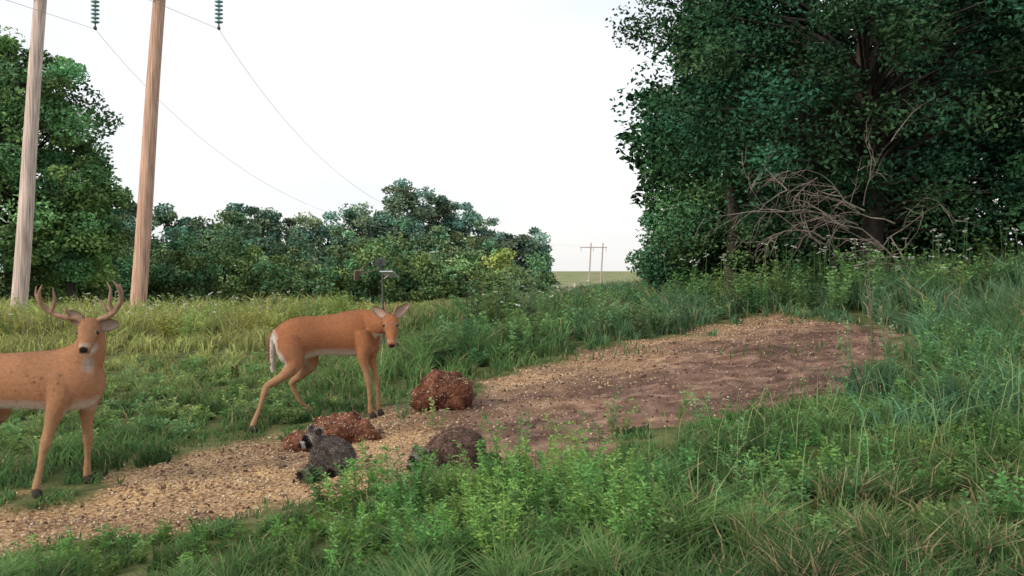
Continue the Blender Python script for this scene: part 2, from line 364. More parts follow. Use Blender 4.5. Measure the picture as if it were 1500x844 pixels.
def tree(name, x, y, zc, R, nl, ls, ncl, clr, col, tr, seed, **k):
    mb = MB(); g = float(H(x, y)); tree_into(mb, (x, y, g - .1), None, (x, y, EYE + zc), R, nl, ls, ncl, clr, col, tr, seed, **k)
    return mb.build(name, TM)
dk = (.034, .084, .044)
tree("offscreen_shade_oak", 6.6, 19.5, 4.4, (4.2, 3.4, 3.8), 76000, .11, 230, .62, dk, .2, 1, var=.6)
tree("offscreen_shade_oak", 11.5, 19, 4.9, (3.8, 3.2, 4.2), 54000, .12, 170, .7, dk, .22, 2, var=.6)
tree("offscreen_shade_oak", 4.5, 21.8, 6.3, (2.2, 2.0, 1.9), 26000, .11, 90, .55, (.042, .10, .052), .12, 11, var=.5)
tree("offscreen_shade_oak", 5.7, 24.5, 3.2, (3.0, 2.5, 3.4), 26000, .14, 70, .8, (.045, .11, .05), .16, 3, var=.5)
tree("offscreen_shade_oak", 10.0, 25, 4.2, (4.2, 3, 4.5), 20000, .20, 60, 1.1, dk, .2, 4)
tree("offscreen_shade_oak", 16.5, 22, 4.5, (4.2, 4, 4.8), 10000, .24, 60, 1.1, dk, .2, 5)  # unseen past the right frame edge, added to occlude light
tree("shrub", 4.1, 22.5, .9, (1.3, 1.2, 1.3), 14000, .10, 40, .45, (.07, .15, .07), .05, 6)
tree("shrub", 10.0, 17.6, 1.5, (1.5, 1.0, 1.3), 12000, .12, 36, .5, (.055, .13, .05), .05, 7)
tree("shrub", 12.5, 17.5, 1.0, (2.2, 1.2, 1.2), 10000, .12, 40, .5, (.05, .115, .045), .05, 8)
tree("shrub", 6.0, 23.0, .5, (2.0, 1.2, 1.2), 11000, .12, 40, .5, (.03, .075, .034), .05, 9)
tree("shrub", 9.2, 22.5, .8, (2.4, 1.3, 1.4), 12000, .12, 40, .55, (.024, .06, .026), .05, 10)
mb = MB()
for k in range(9):
    bx = 5.5 + k * 2.6; by = 29 + 2 * math.sin(k * 3.1)
    tree_into(mb, (bx, by, float(H(bx, by))), None, (bx, by, EYE + 3.4), (2.6, 1.8, 4.6), 5000, .32, 34, 1.1, (.022, .055, .028), .15, 50 + k, branches=False)
mb.build("background_woods", TM)

lt = (.125, .235, .095)
tree("maple_tree", -18.9, 40, 4.6, (3.2, 3.0, 5.7), 44000, .21, 120, .75, lt, .25, 21, var=.5)
tree("maple_tree", -24.5, 43, 5.5, (4, 3.4, 6.5), 20000, .28, 70, 1.1, lt, .25, 22)
tree("maple_tree", -16.9, 40.5, 3.0, (1.7, 1.6, 3.0), 18000, .20, 60, .6, (.135, .25, .095), .15, 23, var=.5)
mb = MB(); r2 = np.random.default_rng(99)
rows = [(-33.5 + 35.6 * k / 18, 78 + 22 * k / 18 + r2.uniform(-3, 3), k / 18) for k in range(19)]
tops = [8.6, 8.2, 7.0, 6.8, 6.0, 6.1, 7.2, 7.6, 6.2, 6.6, 7.2, 8.6, 9.2, 9.0, 8.4, 7.6, 6.8, 5.8, 5.8]
for k, (xx, yy, t) in enumerate(rows):
    tz = tops[k] * r2.uniform(.93, 1.05); haze_tint = .55 + .45 * t
    c = np.array([.115, .205, .09]) * (1 - haze_tint * .45) + np.array([.19, .25, .27]) * haze_tint * .45  # bluish aerial haze blended into the leaf colour, stronger with distance
    rr = 2.3 if k > 15 else 2.8
    if k == 18: rr = 1.3
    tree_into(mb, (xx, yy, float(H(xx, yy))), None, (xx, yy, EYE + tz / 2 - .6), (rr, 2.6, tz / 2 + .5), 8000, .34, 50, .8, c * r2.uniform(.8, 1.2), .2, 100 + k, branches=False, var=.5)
for k in range(24):
    t = k / 23; xx = -19.5 + 20.2 * t + r2.uniform(-.5, .5); yy = 43 + 12 * t + r2.uniform(-2, 3); tz = r2.uniform(.7, 2.6) if t > .2 else r2.uniform(1.2, 3.2)
    c = np.array([.21, .29, .10]) if k % 4 == 1 else np.array([.14, .23, .10])
    tree_into(mb, (xx, yy, float(H(xx, yy))), None, (xx, yy, EYE + tz / 2 - .8), (1.3, 1.1, tz / 2 + .7), 4200, .19, 30, .55, c * r2.uniform(.75, 1.3), .08, 140 + k, branches=False, var=.4)
for k in range(12):
    xx = -29 + 27 * k / 11 + r2.uniform(-.5, .5); yy = 64 + 8 * k / 11 + r2.uniform(-3, 3); tz = r2.uniform(2.8, 5.0)
    tree_into(mb, (xx, yy, float(H(xx, yy))), None, (xx, yy, EYE + tz / 2 - .8), (2.1, 1.5, tz / 2 + .9), 4400, .27, 34, .7, np.array([.145, .23, .125]) * r2.uniform(.75, 1.3), .1, 180 + k, branches=False, var=.45)
mb.build("distant_tree_line", TM)
mb = MB()
for k in range(60):
    xx = -150 + 320 * k / 59 + r2.uniform(-2, 2); yy = 330 + r2.uniform(-20, 20); 
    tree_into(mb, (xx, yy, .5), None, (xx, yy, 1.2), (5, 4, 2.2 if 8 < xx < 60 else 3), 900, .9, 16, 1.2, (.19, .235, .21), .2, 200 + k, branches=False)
mb.build("far_hedgerow", TM)

mb = MB(); r3 = np.random.default_rng(5)
def twig(p, d, L_, r, depth):
    n = 5; pts = [np.array(p)]; d = np.array(d, float)
    for k in range(n):
        d = unit(d + r3.normal(size=3) * .17 + np.array([0, 0, -.06])); pts.append(pts[-1] + d * L_ / n)
    V, F = tube(pts, [r * (1 - .8 * k / n) for k in range(n + 1)], 4); mb.add(V, F, np.array([.24, .20, .17]) * r3.uniform(.4, 1.15), 0)
    if depth > 0:
        for _ in range(4):
            k = r3.integers(1, n + 1); twig(pts[k], unit(d + r3.normal(size=3) * .6), L_ * r3.uniform(.4, .65), r * .55, depth - 1)
for k in range(15):
    a = r3.uniform(.0, .9); s = np.array([r3.uniform(5.0, 6.3), 17.0 + r3.uniform(-.2, .5), float(H(6, 17.5)) + r3.uniform(.5, 1.7)])
    twig(s, (-math.cos(a) * (1 if k % 5 else -.5), r3.uniform(-.4, .1), math.sin(a) * .8), r3.uniform(.9, 1.7), .015, 2)
mb.build("dead_branches", [M_bark])

# ------------------------------------------------------------------ utility poles + lines
def empty(name, loc=(0, 0, 0)):
    e = bpy.data.objects.new(name, None); scene.collection.objects.link(e); e.location = loc; return e
def pole(x, y, col):
    e = empty("utility_pole"); g = float(H(x, y)); hh = 10.6; lean = .072
    n = 14; ts = np.linspace(0, 1, n); mbp = MB()
    pts = [(x + lean * hh * t + .015 * math.sin(t * 7), y, g - .2 + (hh + .2) * t) for t in ts]
    V, F = tube(pts, [.235 - .07 * t for t in ts], 20); mbp.add(V, F, col); mbp.build("pole_shaft", [M_wood], e, True)
    return e
e1 = pole(-14.15, 30, (.58, .46, .40)); e2 = pole(-10.75, 30, (.54, .34, .25))
mbp = MB(); V, F = tube([(-16.6, 29.72, EYE + 8.42), (-7.9, 29.72, EYE + 8.36)], [.07, .07], 6); mbp.add(V, F, (.12, .09, .07)); mbp.build("crossarm", [M_wood], e2)
ends = []
for xi in (-11.8, -8.3):
    mbp = MB(); V, F = tube([(xi, 29.72, EYE + 8.38), (xi, 29.72, EYE + 7.4)], [.02, .02], 6); mbp.add(V, F, (.1, .12, .12))
    for k in range(7):
        V, F = ellipsoid((xi, 29.72, EYE + 8.22 - k * .115), (.125, .125, .035), 14, 5); mbp.add(V, F, (.22, .40, .40))
    V, F = ellipsoid((xi, 29.72, EYE + 7.36), (.05, .09, .06), 8, 5); mbp.add(V, F, (.08, .09, .09))
    mbp.build("insulator_string", [M_glass], e2, True); ends.append((xi, 29.72, EYE + 7.33))
mbp = MB()
for (a, fx) in zip(ends, (19.8, 22.9)):
    A = np.array(a); B = np.array([fx, 256, EYE + 9.8]); ts = np.linspace(0, 1, 80) ** 1.6
    V, F = tube([A + (B - A) * t - np.array([0, 0, 5.3 * (1 - math.exp(-t / .055)) * (1 - t)]) for t in ts], [.0055 for t in ts], 4); mbp.add(V, F, (.38, .40, .45))
    B = A + (A - B) * .35 + np.array([0, 0, 1.2]); ts = np.linspace(0, 1, 16)
    V, F = tube([A + (B - A) * t - np.array([0, 0, 4 * 1.6 * t * (1 - t)]) for t in ts], [.0065] * 16, 4); mbp.add(V, F, (.2, .22, .25))
mbp.build("power_lines", [M_metal])
e = empty("transmission_tower")
for k, xx in enumerate((18.6, 21.5)):
    mbp = MB(); V, F = tube([(xx, 256, 0), (xx + .7, 256, EYE + 11)], [.2, .14], 8); mbp.add(V, F, (.42, .33, .31)); mbp.build("pole_shaft_%d" % k, [M_wood], e)
mbp = MB(); V, F = tube([(16.6, 255.6, EYE + 9.9), (23.2, 255.6, EYE + 9.9)], [.11, .11], 5); mbp.add(V, F, (.38, .3, .28)); mbp.build("crossarm", [M_wood], e)
for k, xx in enumerate((16.8, 19.8, 22.9)):
    mbp = MB(); V, F = tube([(xx, 255.6, EYE + 9.9), (xx, 255.6, EYE + 8.9)], [.07, .07], 5); mbp.add(V, F, (.3, .3, .3)); mbp.build("insulator_%d" % k, [M_glass], e)
e = empty("fence_gate"); gy = 62
for k, xx in enumerate((2.72, 3.7)):
    g = float(H(xx, gy)); mbp = MB(); V, F = tube([(xx, gy, g - .1), (xx + .02, gy, EYE + .3)], [.06, .055], 8); mbp.add(V, F, (.7, .64, .6)); mbp.build("gate_post_%d" % k, [M_wood], e)
mbp = MB()
for zz in (.12, -.1, -.3):
    V, F = tube([(2.1, gy, EYE + zz), (4.6, gy, EYE + zz + .02)], [.015, .015], 4); mbp.add(V, F, (.6, .55, .52))
mbp.build("gate_rails", [M_wood], e)

# ------------------------------------------------------------------ trail camera post
e = empty("solar_feeder_post"); px, py = -1.71, 14.0; g = float(H(px, py))
def part(name, geo, col, mat, parent, smooth=False):
    mbp = MB()
    for V, F in geo: mbp.add(V, F, col)
    return mbp.build(name, [mat], parent, smooth)
def box(c, s, rx=0, rz=0):
    V = np.array([(a, b, d) for a in (-.5, .5) for b in (-.5, .5) for d in (-.5, .5)]) * np.array(s)
    cx, sx_ = math.cos(rx), math.sin(rx); V = V @ np.array([[1, 0, 0], [0, cx, sx_], [0, -sx_, cx]]); cz, sz = math.cos(rz), math.sin(rz)
    V = V @ np.array([[cz, sz, 0], [-sz, cz, 0], [0, 0, 1]])
    return V + np.array(c), np.array([(0, 1, 3), (0, 3, 2), (4, 6, 7), (4, 7, 5), (0, 4, 5), (0, 5, 1), (2, 3, 7), (2, 7, 6), (0, 2, 6), (0, 6, 4), (1, 5, 7), (1, 7, 3)])
part("steel_post", [tube([(px, py, g - .1), (px - .02, py, EYE + .36)], [.016, .014], 8), tube([(px, py, EYE - .3), (px - .25, py + .2, g)], [.01, .01], 6), tube([(px, py, EYE - .3), (px + .25, py + .2, g)], [.01, .01], 6)], (.06, .06, .06), M_metal, e)
part("camera_box", [box((px - .04, py - .05, EYE + .345), (.13, .09, .10)), box((px - .06, py - .1, EYE + .35), (.04, .03, .05))], (.05, .055, .05), M_metal, e)
part("solar_panel", [box((px + .08, py - .06, EYE + .19), (.2, .15, .012), -.5, -.5)], (.10, .13, .18), M_metal, e)
part("panel_frame", [box((px + .08, py - .057, EYE + .180), (.215, .165, .01), -.5, -.5), tube([(px, py, EYE + .12), (px + .08, py - .05, EYE + .18)], [.008, .008], 6)], (.5, .5, .5), M_metal, e)
part("side_arm", [tube([(px, py, EYE + .28), (px - .18, py, EYE + .22), (px - .36, py - .02, EYE + .17)], [.008, .008, .008], 6), box((px - .36, py - .03, EYE + .17), (.06, .04, .13), .2, .5), tube([(px - .33, py, EYE + .2), (px - .26, py, EYE + .3)], [.012, .006], 6)], (.13, .08, .06), M_metal, e)

# ------------------------------------------------------------------ animals
def remesh(geo, voxel, smooth_it, name, mat, colfn, parent, fur=None, fvar=(.6, 1.5)):
    mbp = MB()
    for V, F in geo: mbp.add(V, F, (1, 1, 1))
    ob = mbp.build("tmp", [], None, True)
    md = ob.modifiers.new("r", 'REMESH'); md.mode = 'VOXEL'; md.voxel_size = voxel; md.use_smooth_shade = True
    ms = ob.modifiers.new("s", 'SMOOTH'); ms.factor = .5; ms.iterations = smooth_it
    dg = bpy.context.evaluated_depsgraph_get(); dg.update()
    me = bpy.data.meshes.new_from_object(ob.evaluated_get(dg)); bpy.data.objects.remove(ob)
    n = len(me.vertices); co = np.empty(n * 3); me.vertices.foreach_get("co", co); co = co.reshape(-1, 3)
    no = np.empty(n * 3); me.vertices.foreach_get("normal", no); no = no.reshape(-1, 3)
    me.polygons.foreach_set("use_smooth", np.ones(len(me.polygons), bool))
    for a in list(me.color_attributes): me.color_attributes.remove(a)
    C = colfn(co, no); setcol(me, C); me.materials.clear(); me.materials.append(mat); me.name = name
    o = bpy.data.objects.new(name, me); scene.collection.objects.link(o); o.parent = parent
    if fur:
        cnt, ln, bias = fur; idx = rng.integers(0, n, cnt); P = co[idx] + rng.normal(size=(cnt, 3)) * voxel * .5
        D = unit(no[idx] + rng.normal(size=(cnt, 3)) * .35 + np.array(bias)); S = unit(np.cross(D, rng.normal(size=(cnt, 3))))
        w = ln * .09; V = np.stack([P - S * w, P + S * w, P + D * (ln * rng.uniform(.5, 1.1, (cnt, 1)))], 1).reshape(-1, 3)
        mf = MB(); mf.add(V, np.arange(3 * cnt).reshape(-1, 3), np.repeat(C[idx] * rng.uniform(fvar[0], fvar[1], (cnt, 1)), 3, 0)); mf.build("fur_coat", [mat], parent)
    return o
def ear(base, tip, w, facing, colout, colin, parent, name):
    base = np.array(base); tip = np.array(tip); ax = tip - base; L_ = np.linalg.norm(ax); ax = ax / L_
    f = np.array(facing, float); f = unit(f - ax * f.dot(ax)); s = np.cross(ax, f); V = []; nU, nV = 9, 7
    for i in range(nU):
        t = i / (nU - 1); ww = w * (max(0, math.sin(math.pi * (.15 + .85 * t))) ** .7)
        for j in range(nV):
            q = (j / (nV - 1) - .5) * 2; V.append(base + ax * L_ * t + s * ww * q - f * (1 - q * q) * ww * .55)
    F = [(i * nV + j, i * nV + j + 1, (i + 1) * nV + j + 1, (i + 1) * nV + j) for i in range(nU - 1) for j in range(nV - 1)]
    V = np.array(V); C = np.tile(np.array(colin), (len(V), 1)); q = np.tile(np.abs(np.linspace(-1, 1, nV)), nU); C[q > .8] = colout
    m1 = MB(); m1.add(V, F, C); m1.add(V - f * .006, F, colout); return m1.build(name, [M_fur], parent, True)

RUF = np.array([.31, .13, .062]); WHT = np.array([.60, .55, .50]); TAN = np.array([.37, .215, .12])
def deer(name, origin, trunk, neck, headp, legs, ears, eyes, ruf, extra, headcol, tail, lowneck=None):
    e = empty(name, origin); ox, oy, oz = origin
    geo = [stube([t[:3] for t in trunk], [(t[3] * .70, t[3]) for t in trunk], 28, (0, 1, 0))]
    geo.append(stube([t[:3] for t in neck], [(t[3], t[4]) for t in neck], 20))
    geo.append(stube([t[:3] for t in headp], [(t[3], t[4]) for t in headp], 20, (1, 0, 0)))
    hooves = []
    for lg in legs:
        pts = [list(p[:3]) for p in lg]; fx, fy = pts[-1][0], pts[-1][1]; gz = float(H(ox + fx, oy + fy)) - oz
        X_, Y_ = np.array([ox + fx]), np.array([oy + fy]); gz += float(dirtz(X_, Y_, dirt(X_, Y_))[0])
        pts[-1][2] = gz + .045; pts[-2][2] = gz + .09
        geo.append(stube(pts, [p[3] for p in lg], 14))
        hooves.append((fx, fy, gz))
    geo += extra
    def colfn(co, no):
        c = np.tile(ruf, (len(co), 1)); z = co[:, 2]; nz = no[:, 2]
        g = vnoise(co[:, 0] * 7, co[:, 2] * 7 + co[:, 1] * 3, 1, 3)[:, None]; g2 = vnoise(co[:, 0] * 25, co[:, 2] * 45 + co[:, 1] * 9, 1, 3)[:, None]
        c = c * (.88 + .18 * g + .06 * g2)
        c = c * (1 - .25 * np.clip(nz, 0, 1)[:, None] ** 2)
        low = np.clip((.66 - z) / .2, 0, 1)[:, None] * .45; c = c * (1 - low) + TAN * low
        bel = np.clip((-nz - .45) / .35, 0, 1) * ((z > .42) & (z < .75)); bel = bel[:, None]; c = c * (1 - bel) + WHT * bel
        leg = np.clip((.5 - z) / .15, 0, 1)[:, None]; c = c * (1 - leg) + TAN * (.88 + .15 * g2) * leg
        for (ctr, rad, colr, soft) in headcol:
            dd = np.linalg.norm((co - np.array(ctr)) / np.array(rad), axis=1); w = np.clip((1 - dd) / soft, 0, 1)[:, None]; c = c * (1 - w) + np.array(colr) * w
        return c
    remesh(geo, .0085, 7, "body", M_fur, colfn, e, fur=(22000, .010, (-.9, 0, -.7)), fvar=(.9, 1.12))
    for k, (fx, fy, gz) in enumerate(hooves):
        g = []
        for s in (-1, 1): g.append(tube([(fx + .004, fy + s * .012, gz + .06), (fx + .014, fy + s * .014, gz + .03), (fx + .03, fy + s * .014, gz + .003)], [(.013, .02), (.015, .027), (.013, .03)], 10))
        part("hoof_%d" % k, g, (.05, .04, .035), M_horn, e, True)
    for k, (b_, t_, w_, f_) in enumerate(ears): ear(b_, t_, w_, f_, ruf * .6, (.42, .32, .26), e, "ear_%d" % k)
    for k, (c_, r_) in enumerate(eyes): part("eye_%d" % k, [ellipsoid(c_, (r_, r_, r_))], (.01, .008, .007), M_eye, e, True)
    if tail: remesh([stube([t[:3] for t in tail], [(t[3], t[4]) for t in tail], 12)], .007, 3, "tail", M_fur,
                    lambda co, no: np.where((no[:, 0:1] < -.5) & (co[:, 2:3] > .48), ruf, WHT * 1.15), e, fur=(2500, .022, (0, 0, -2)), fvar=(.8, 1.1))
    return e
ox, oy = -1.657, 9.1; oz = EYE - 1.141
trunk = [(-.375, -.09, .65, .06), (-.345, -.085, .67, .115), (-.27, -.07, .69, .165), (-.16, -.04, .712, .182), (-.02, 0, .728, .172), (.12, .03, .735, .182), (.27, .06, .745, .202), (.38, .09, .755, .192), (.45, .10, .76, .15), (.50, .10, .76, .08)]
neck = [(.34, .08, .81, .10, .15), (.44, .03, .825, .085, .125), (.52, -.07, .83, .066, .092), (.585, -.17, .845, .056, .072), (.625, -.235, .865, .05, .06)]
headp = [(.618, -.22, .893, .03, .03), (.628, -.25, .88, .058, .05), (.637, -.285, .85, .068, .058), (.645, -.315, .805, .060, .057), (.651, -.345, .75, .046, .050), (.656, -.372, .70, .039, .043), (.659, -.388, .665, .037, .038), (.66, -.392, .645, .026, .024)]
legs = [
 [(-.26, -.11, .70, .12), (-.225, -.15, .59, .115), (-.20, -.18, .49, .075), (-.28, -.205, .395, .043), (-.40, -.23, .32, .032), (-.43, -.245, .27, .027), (-.465, -.28, .13, .019), (-.50, -.32, .085, .024), (-.515, -.335, 0, .024)],
 [(-.22, .04, .69, .12), (-.14, .08, .57, .108), (-.115, .10, .475, .068), (-.18, .12, .39, .042), (-.275, .14, .315, .031), (-.27, .15, .27, .026), (-.21, .19, .13, .019), (-.155, .235, .085, .024), (-.14, .25, 0, .024)],
 [(.36, -.01, .76, .085), (.385, -.03, .64, .078), (.372, -.045, .54, .052), (.398, -.045, .42, .031), (.42, -.04, .32, .029), (.424, -.035, .275, .022), (.427, -.025, .16, .0185), (.43, -.01, .085, .024), (.435, -.0, 0, .024)],
 [(.40, .17, .74, .075), (.42, .19, .62, .068), (.41, .205, .53, .046), (.435, .215, .42, .030), (.455, .22, .33, .028), (.46, .225, .275, .022), (.465, .23, .16, .0185), (.468, .235, .085, .023), (.472, .24, 0, .024)]]
LRING = np.array([.42, .30, .20])
hc = [((.64, -.34, .80), (.045, .05, .075), (.20, .11, .065), .9), ((.655, -.385, .70), (.05, .04, .022), (.40, .33, .27), .7), ((.66, -.40, .665), (.036, .035, .026), (.018, .016, .015), .35), ((.64, -.37, .637), (.04, .04, .016), WHT, .5),
      ((.592, -.325, .83), (.026, .03, .026), LRING, .7), ((.69, -.325, .83), (.026, .03, .026), LRING, .7), ((.60, -.2, .76), (.06, .07, .06), WHT, .7),
      ((-.42, -.10, .60), (.13, .2, .2), WHT, .35), ((-.24, -.03, .50), (.12, .10, .13), WHT, .5), ((-.30, -.2, .53), (.07, .07, .1), WHT*.9, .6), ((.46, .02, .55), (.08, .06, .1), WHT * .8, .6)]
yb = deer("young_buck_deer", (ox, oy, oz), trunk, neck, headp, legs,
     [((.592, -.245, .895), (.475, -.24, .985), .04, (-.1, -1, -.2)), ((.668, -.245, .895), (.785, -.215, 1.01), .04, (.1, -1, -.2))],
     [((.590, -.330, .828), .0155), ((.694, -.330, .828), .0155)], RUF, [ellipsoid((.597, -.3, .836), (.018, .028, .02)), ellipsoid((.687, -.3, .836), (.018, .028, .02))], hc,
     [(-.37, -.09, .77, .03, .025), (-.40, -.1, .70, .036, .026), (-.405, -.1, .60, .038, .024), (-.40, -.1, .50, .03, .018), (-.395, -.1, .43, .01, .01)])
remesh([stube([(.612, -.25, .90), (.605, -.255, .95), (.585, -.26, .99), (.588, -.265, 1.025)], [.013, .011, .009, .004], 8), stube([(.655, -.25, .90), (.668, -.255, .95), (.69, -.26, .99), (.69, -.265, 1.03)], [.013, .011, .009, .004], 8)],
       .005, 2, "spike_antlers", M_horn, lambda co, no: np.tile(np.array([.30, .19, .13]), (len(co), 1)), yb)
ox, oy = -2.98, 6.85; oz = EYE - 1.309
trunk = [(-.86, .10, .68, .05), (-.82, .09, .69, .12), (-.72, .08, .70, .175), (-.56, .06, .71, .19), (-.36, .04, .70, .182), (-.15, .01, .705, .19), (.02, 0, .705, .20), (.14, -.02, .71, .195), (.24, -.03, .715, .165), (.31, -.04, .72, .10)]
neck = [(.06, 0, .74, .12, .18), (.16, -.02, .81, .11, .15), (.225, -.03, .89, .095, .115), (.25, -.035, .97, .08, .09), (.25, -.04, 1.04, .06, .07)]
headp = [(.245, -.02, 1.075, .03, .03), (.25, -.055, 1.07, .060, .052), (.26, -.10, 1.05, .070, .060), (.27, -.15, 1.01, .062, .058), (.28, -.195, .965, .047, .050), (.288, -.235, .93, .040, .043), (.293, -.258, .91, .038, .038), (.295, -.268, .90, .026, .024)]
legs = [
 [(-.70, .0, .74, .12), (-.62, -.04, .60, .115), (-.58, -.06, .50, .075), (-.70, -.07, .40, .045), (-.83, -.09, .31, .034), (-.81, -.1, .20, .021), (-.785, -.11, .085, .024), (-.77, -.115, 0, .025)],
 [(-.68, .16, .72, .12), (-.52, .2, .58, .11), (-.46, .21, .48, .07), (-.56, .22, .39, .045), (-.67, .23, .31, .034), (-.65, .24, .20, .021), (-.62, .25, .085, .024), (-.60, .255, 0, .025)],
 [(.07, -.06, .74, .10), (.085, -.09, .62, .095), (.05, -.115, .52, .063), (.02, -.13, .41, .038), (0, -.15, .31, .035), (-.008, -.165, .265, .026), (-.018, -.18, .17, .021), (-.03, -.2, .085, .027), (-.037, -.21, 0, .026)],
 [(.16, .05, .72, .095), (.18, .08, .60, .085), (.165, .10, .51, .055), (.155, .13, .40, .036), (.148, .16, .30, .033), (.143, .17, .255, .025), (.133, .19, .17, .0205), (.125, .205, .085, .026), (.118, .215, 0, .026)]]
hc = [((.272, -.15, 1.02), (.05, .07, .065), (.14, .09, .06), .9), ((.288, -.25, .945), (.052, .04, .024), (.42, .36, .30), .7), ((.296, -.28, .92), (.036, .036, .026), (.018, .016, .015), .35), ((.285, -.25, .885), (.045, .045, .018), WHT, .5),
      ((.222, -.155, 1.025), (.027, .035, .026), LRING * 1.1, .7), ((.318, -.135, 1.025), (.027, .035, .026), LRING * 1.1, .7),
      ((.265, -.11, .93), (.06, .08, .06), WHT, .7), ((.26, -.12, .82), (.05, .06, .07), WHT * .6, .9), ((-.2, -.02, .50), (.5, .12, .04), WHT, .7)]
for k in range(26):
    a, b_ = rng.choice([-.30, -.12, -.05]), rng.choice([.64, .74, .70])
    hc.append(((a + rng.normal() * .09, -.15, b_ + rng.normal() * .045), (rng.uniform(.008, .014), .12, rng.uniform(.007, .012)), (.15, .065, .035), .7))
bk = deer("buck_deer", (ox, oy, oz), trunk, neck, headp, legs,
     [((.205, -.055, 1.07), (.105, -.06, 1.165), .042, (.1, -1, -.1)), ((.30, -.045, 1.06), (.425, -.01, 1.075), .042, (.35, -1, -.1))],
     [((.218, -.163, 1.024), .016), ((.325, -.140, 1.024), .016)], np.array([.33, .165, .088]), [ellipsoid((.226, -.135, 1.033), (.018, .028, .02)), ellipsoid((.316, -.112, 1.033), (.018, .028, .02))], hc, None)
ant = []
def arc(p, r): ant.append(stube(p, [q * .88 for q in r], 10, sub=4))
arc([(.22, -.06, 1.08), (.17, -.07, 1.115), (.09, -.06, 1.12), (.01, -.07, 1.145), (-.045, -.10, 1.205), (-.048, -.13, 1.27), (-.02, -.15, 1.33)], [.024, .021, .020, .019, .018, .014, .006])
arc([(.0, -.075, 1.15), (.03, -.085, 1.22), (.028, -.1, 1.315)], [.018, .015, .005]); arc([(-.045, -.10, 1.2), (-.075, -.11, 1.26), (-.068, -.125, 1.325)], [.016, .013, .005])
arc([(.13, -.07, 1.12), (.115, -.1, 1.165), (.12, -.12, 1.20)], [.014, .011, .004])
arc([(.285, -.05, 1.08), (.32, -.06, 1.11), (.38, -.06, 1.13), (.435, -.07, 1.185), (.463, -.09, 1.25), (.455, -.12, 1.31), (.425, -.14, 1.36)], [.024, .021, .020, .019, .018, .014, .006])
arc([(.40, -.065, 1.15), (.385, -.08, 1.22), (.395, -.09, 1.30), (.37, -.1, 1.35)], [.018, .015, .011, .005]); arc([(.37, -.06, 1.13), (.345, -.07, 1.19), (.30, -.075, 1.245)], [.016, .013, .005])
arc([(.46, -.09, 1.24), (.475, -.10, 1.28), (.462, -.11, 1.34)], [.015, .011, .005])
remesh(ant, .006, 3, "antlers", M_horn, lambda co, no: np.tile(np.array([.30, .19, .13]), (len(co), 1)) * (.8 + .4 * vnoise(co[:, 0] * 40, co[:, 2] * 40, 1, 1)[:, None]), bk)

def raccoon(origin, body, headc, snout, earp, tailp, legs, gray):
    e = empty("raccoon", origin)
    gray = np.array(gray)
    geo = [stube([b_[:3] for b_ in body], [(b_[3], b_[3]) for b_ in body], 16), ellipsoid(headc, (.062, .058, .052)), tube([headc, snout], [.04, .014], 12)]
    for p_ in earp: geo.append(ellipsoid(p_, (.022, .013, .026)))
    for lg in legs: geo.append(tube([p[:3] for p in lg], [p[3] for p in lg], 10))
    hcx = np.array(headc); sn = np.array(snout)
    def cf(co, no):
        c = gray * (.55 + .8 * vnoise(co[:, 0] * 30, co[:, 1] * 30 + co[:, 2] * 25, 1, 2))[:, None]
        dh = np.linalg.norm(co - (hcx * .55 + sn * .45), axis=1); c[dh < .058] = (.34, .30, .26); c[dh < .046] = (.02, .018, .018)
        dh = np.linalg.norm(co - sn, axis=1); c[dh < .032] = (.42, .38, .34); c[dh < .014] = (.01, .01, .01)
        for p_ in earp:
            de = np.linalg.norm(co - np.array(p_), axis=1); c[de < .03] = (.36, .32, .28); c[(de < .03) & (no[:, 1] < -.35)] = (.06, .05, .045)
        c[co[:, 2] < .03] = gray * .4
        return c
    remesh(geo, .0075, 3, "body", M_rac, cf, e, fur=(16000, .024, (.5, 0, -.6)), fvar=(.6, 1.6))
    A = np.array([t[:3] for t in tailp]); 
    remesh([stube(A, [.03, .036, .036, .032, .015][:len(A)], 12)], .008, 2, "ringed_tail", M_rac,
           lambda co, no: np.where((np.floor(np.linalg.norm(co - A[0], axis=1) / .035) % 2 == 0)[:, None], np.array([.035, .03, .027]), np.array([.22, .18, .14])), e, fur=(4000, .03, (0, 0, 0)))
    return e
ox, oy = -1.22, 6.95; oz = float(H(ox, oy)) - .05
raccoon((ox, oy, oz), [(.13, 0, .06, .05), (.10, 0, .09, .10), (.05, 0, .13, .112), (-.01, 0, .17, .10), (-.05, 0, .20, .075), (-.08, .01, .225, .05)], (-.095, -.02, .25), (-.17, -.07, .215),
        [(-.05, -.045, .302), (-.115, .02, .308)], [(.10, -.06, .05), (.08, -.15, .045), (.0, -.2, .04), (-.08, -.22, .04), (-.15, -.21, .045)],
        [[(-.04, -.06, .14, .04), (-.10, -.08, .07, .028), (-.14, -.11, .0, .024)], [(-.03, .06, .14, .04), (-.06, .08, .07, .026), (-.075, .09, .01, .022)], [(.07, -.08, .07, .055), (.03, -.11, .02, .03)], [(.08, .08, .07, .055), (.04, .11, .02, .03)]], (.16, .135, .12))
ox, oy = -.38, 6.72; oz = float(H(ox, oy)) - .05
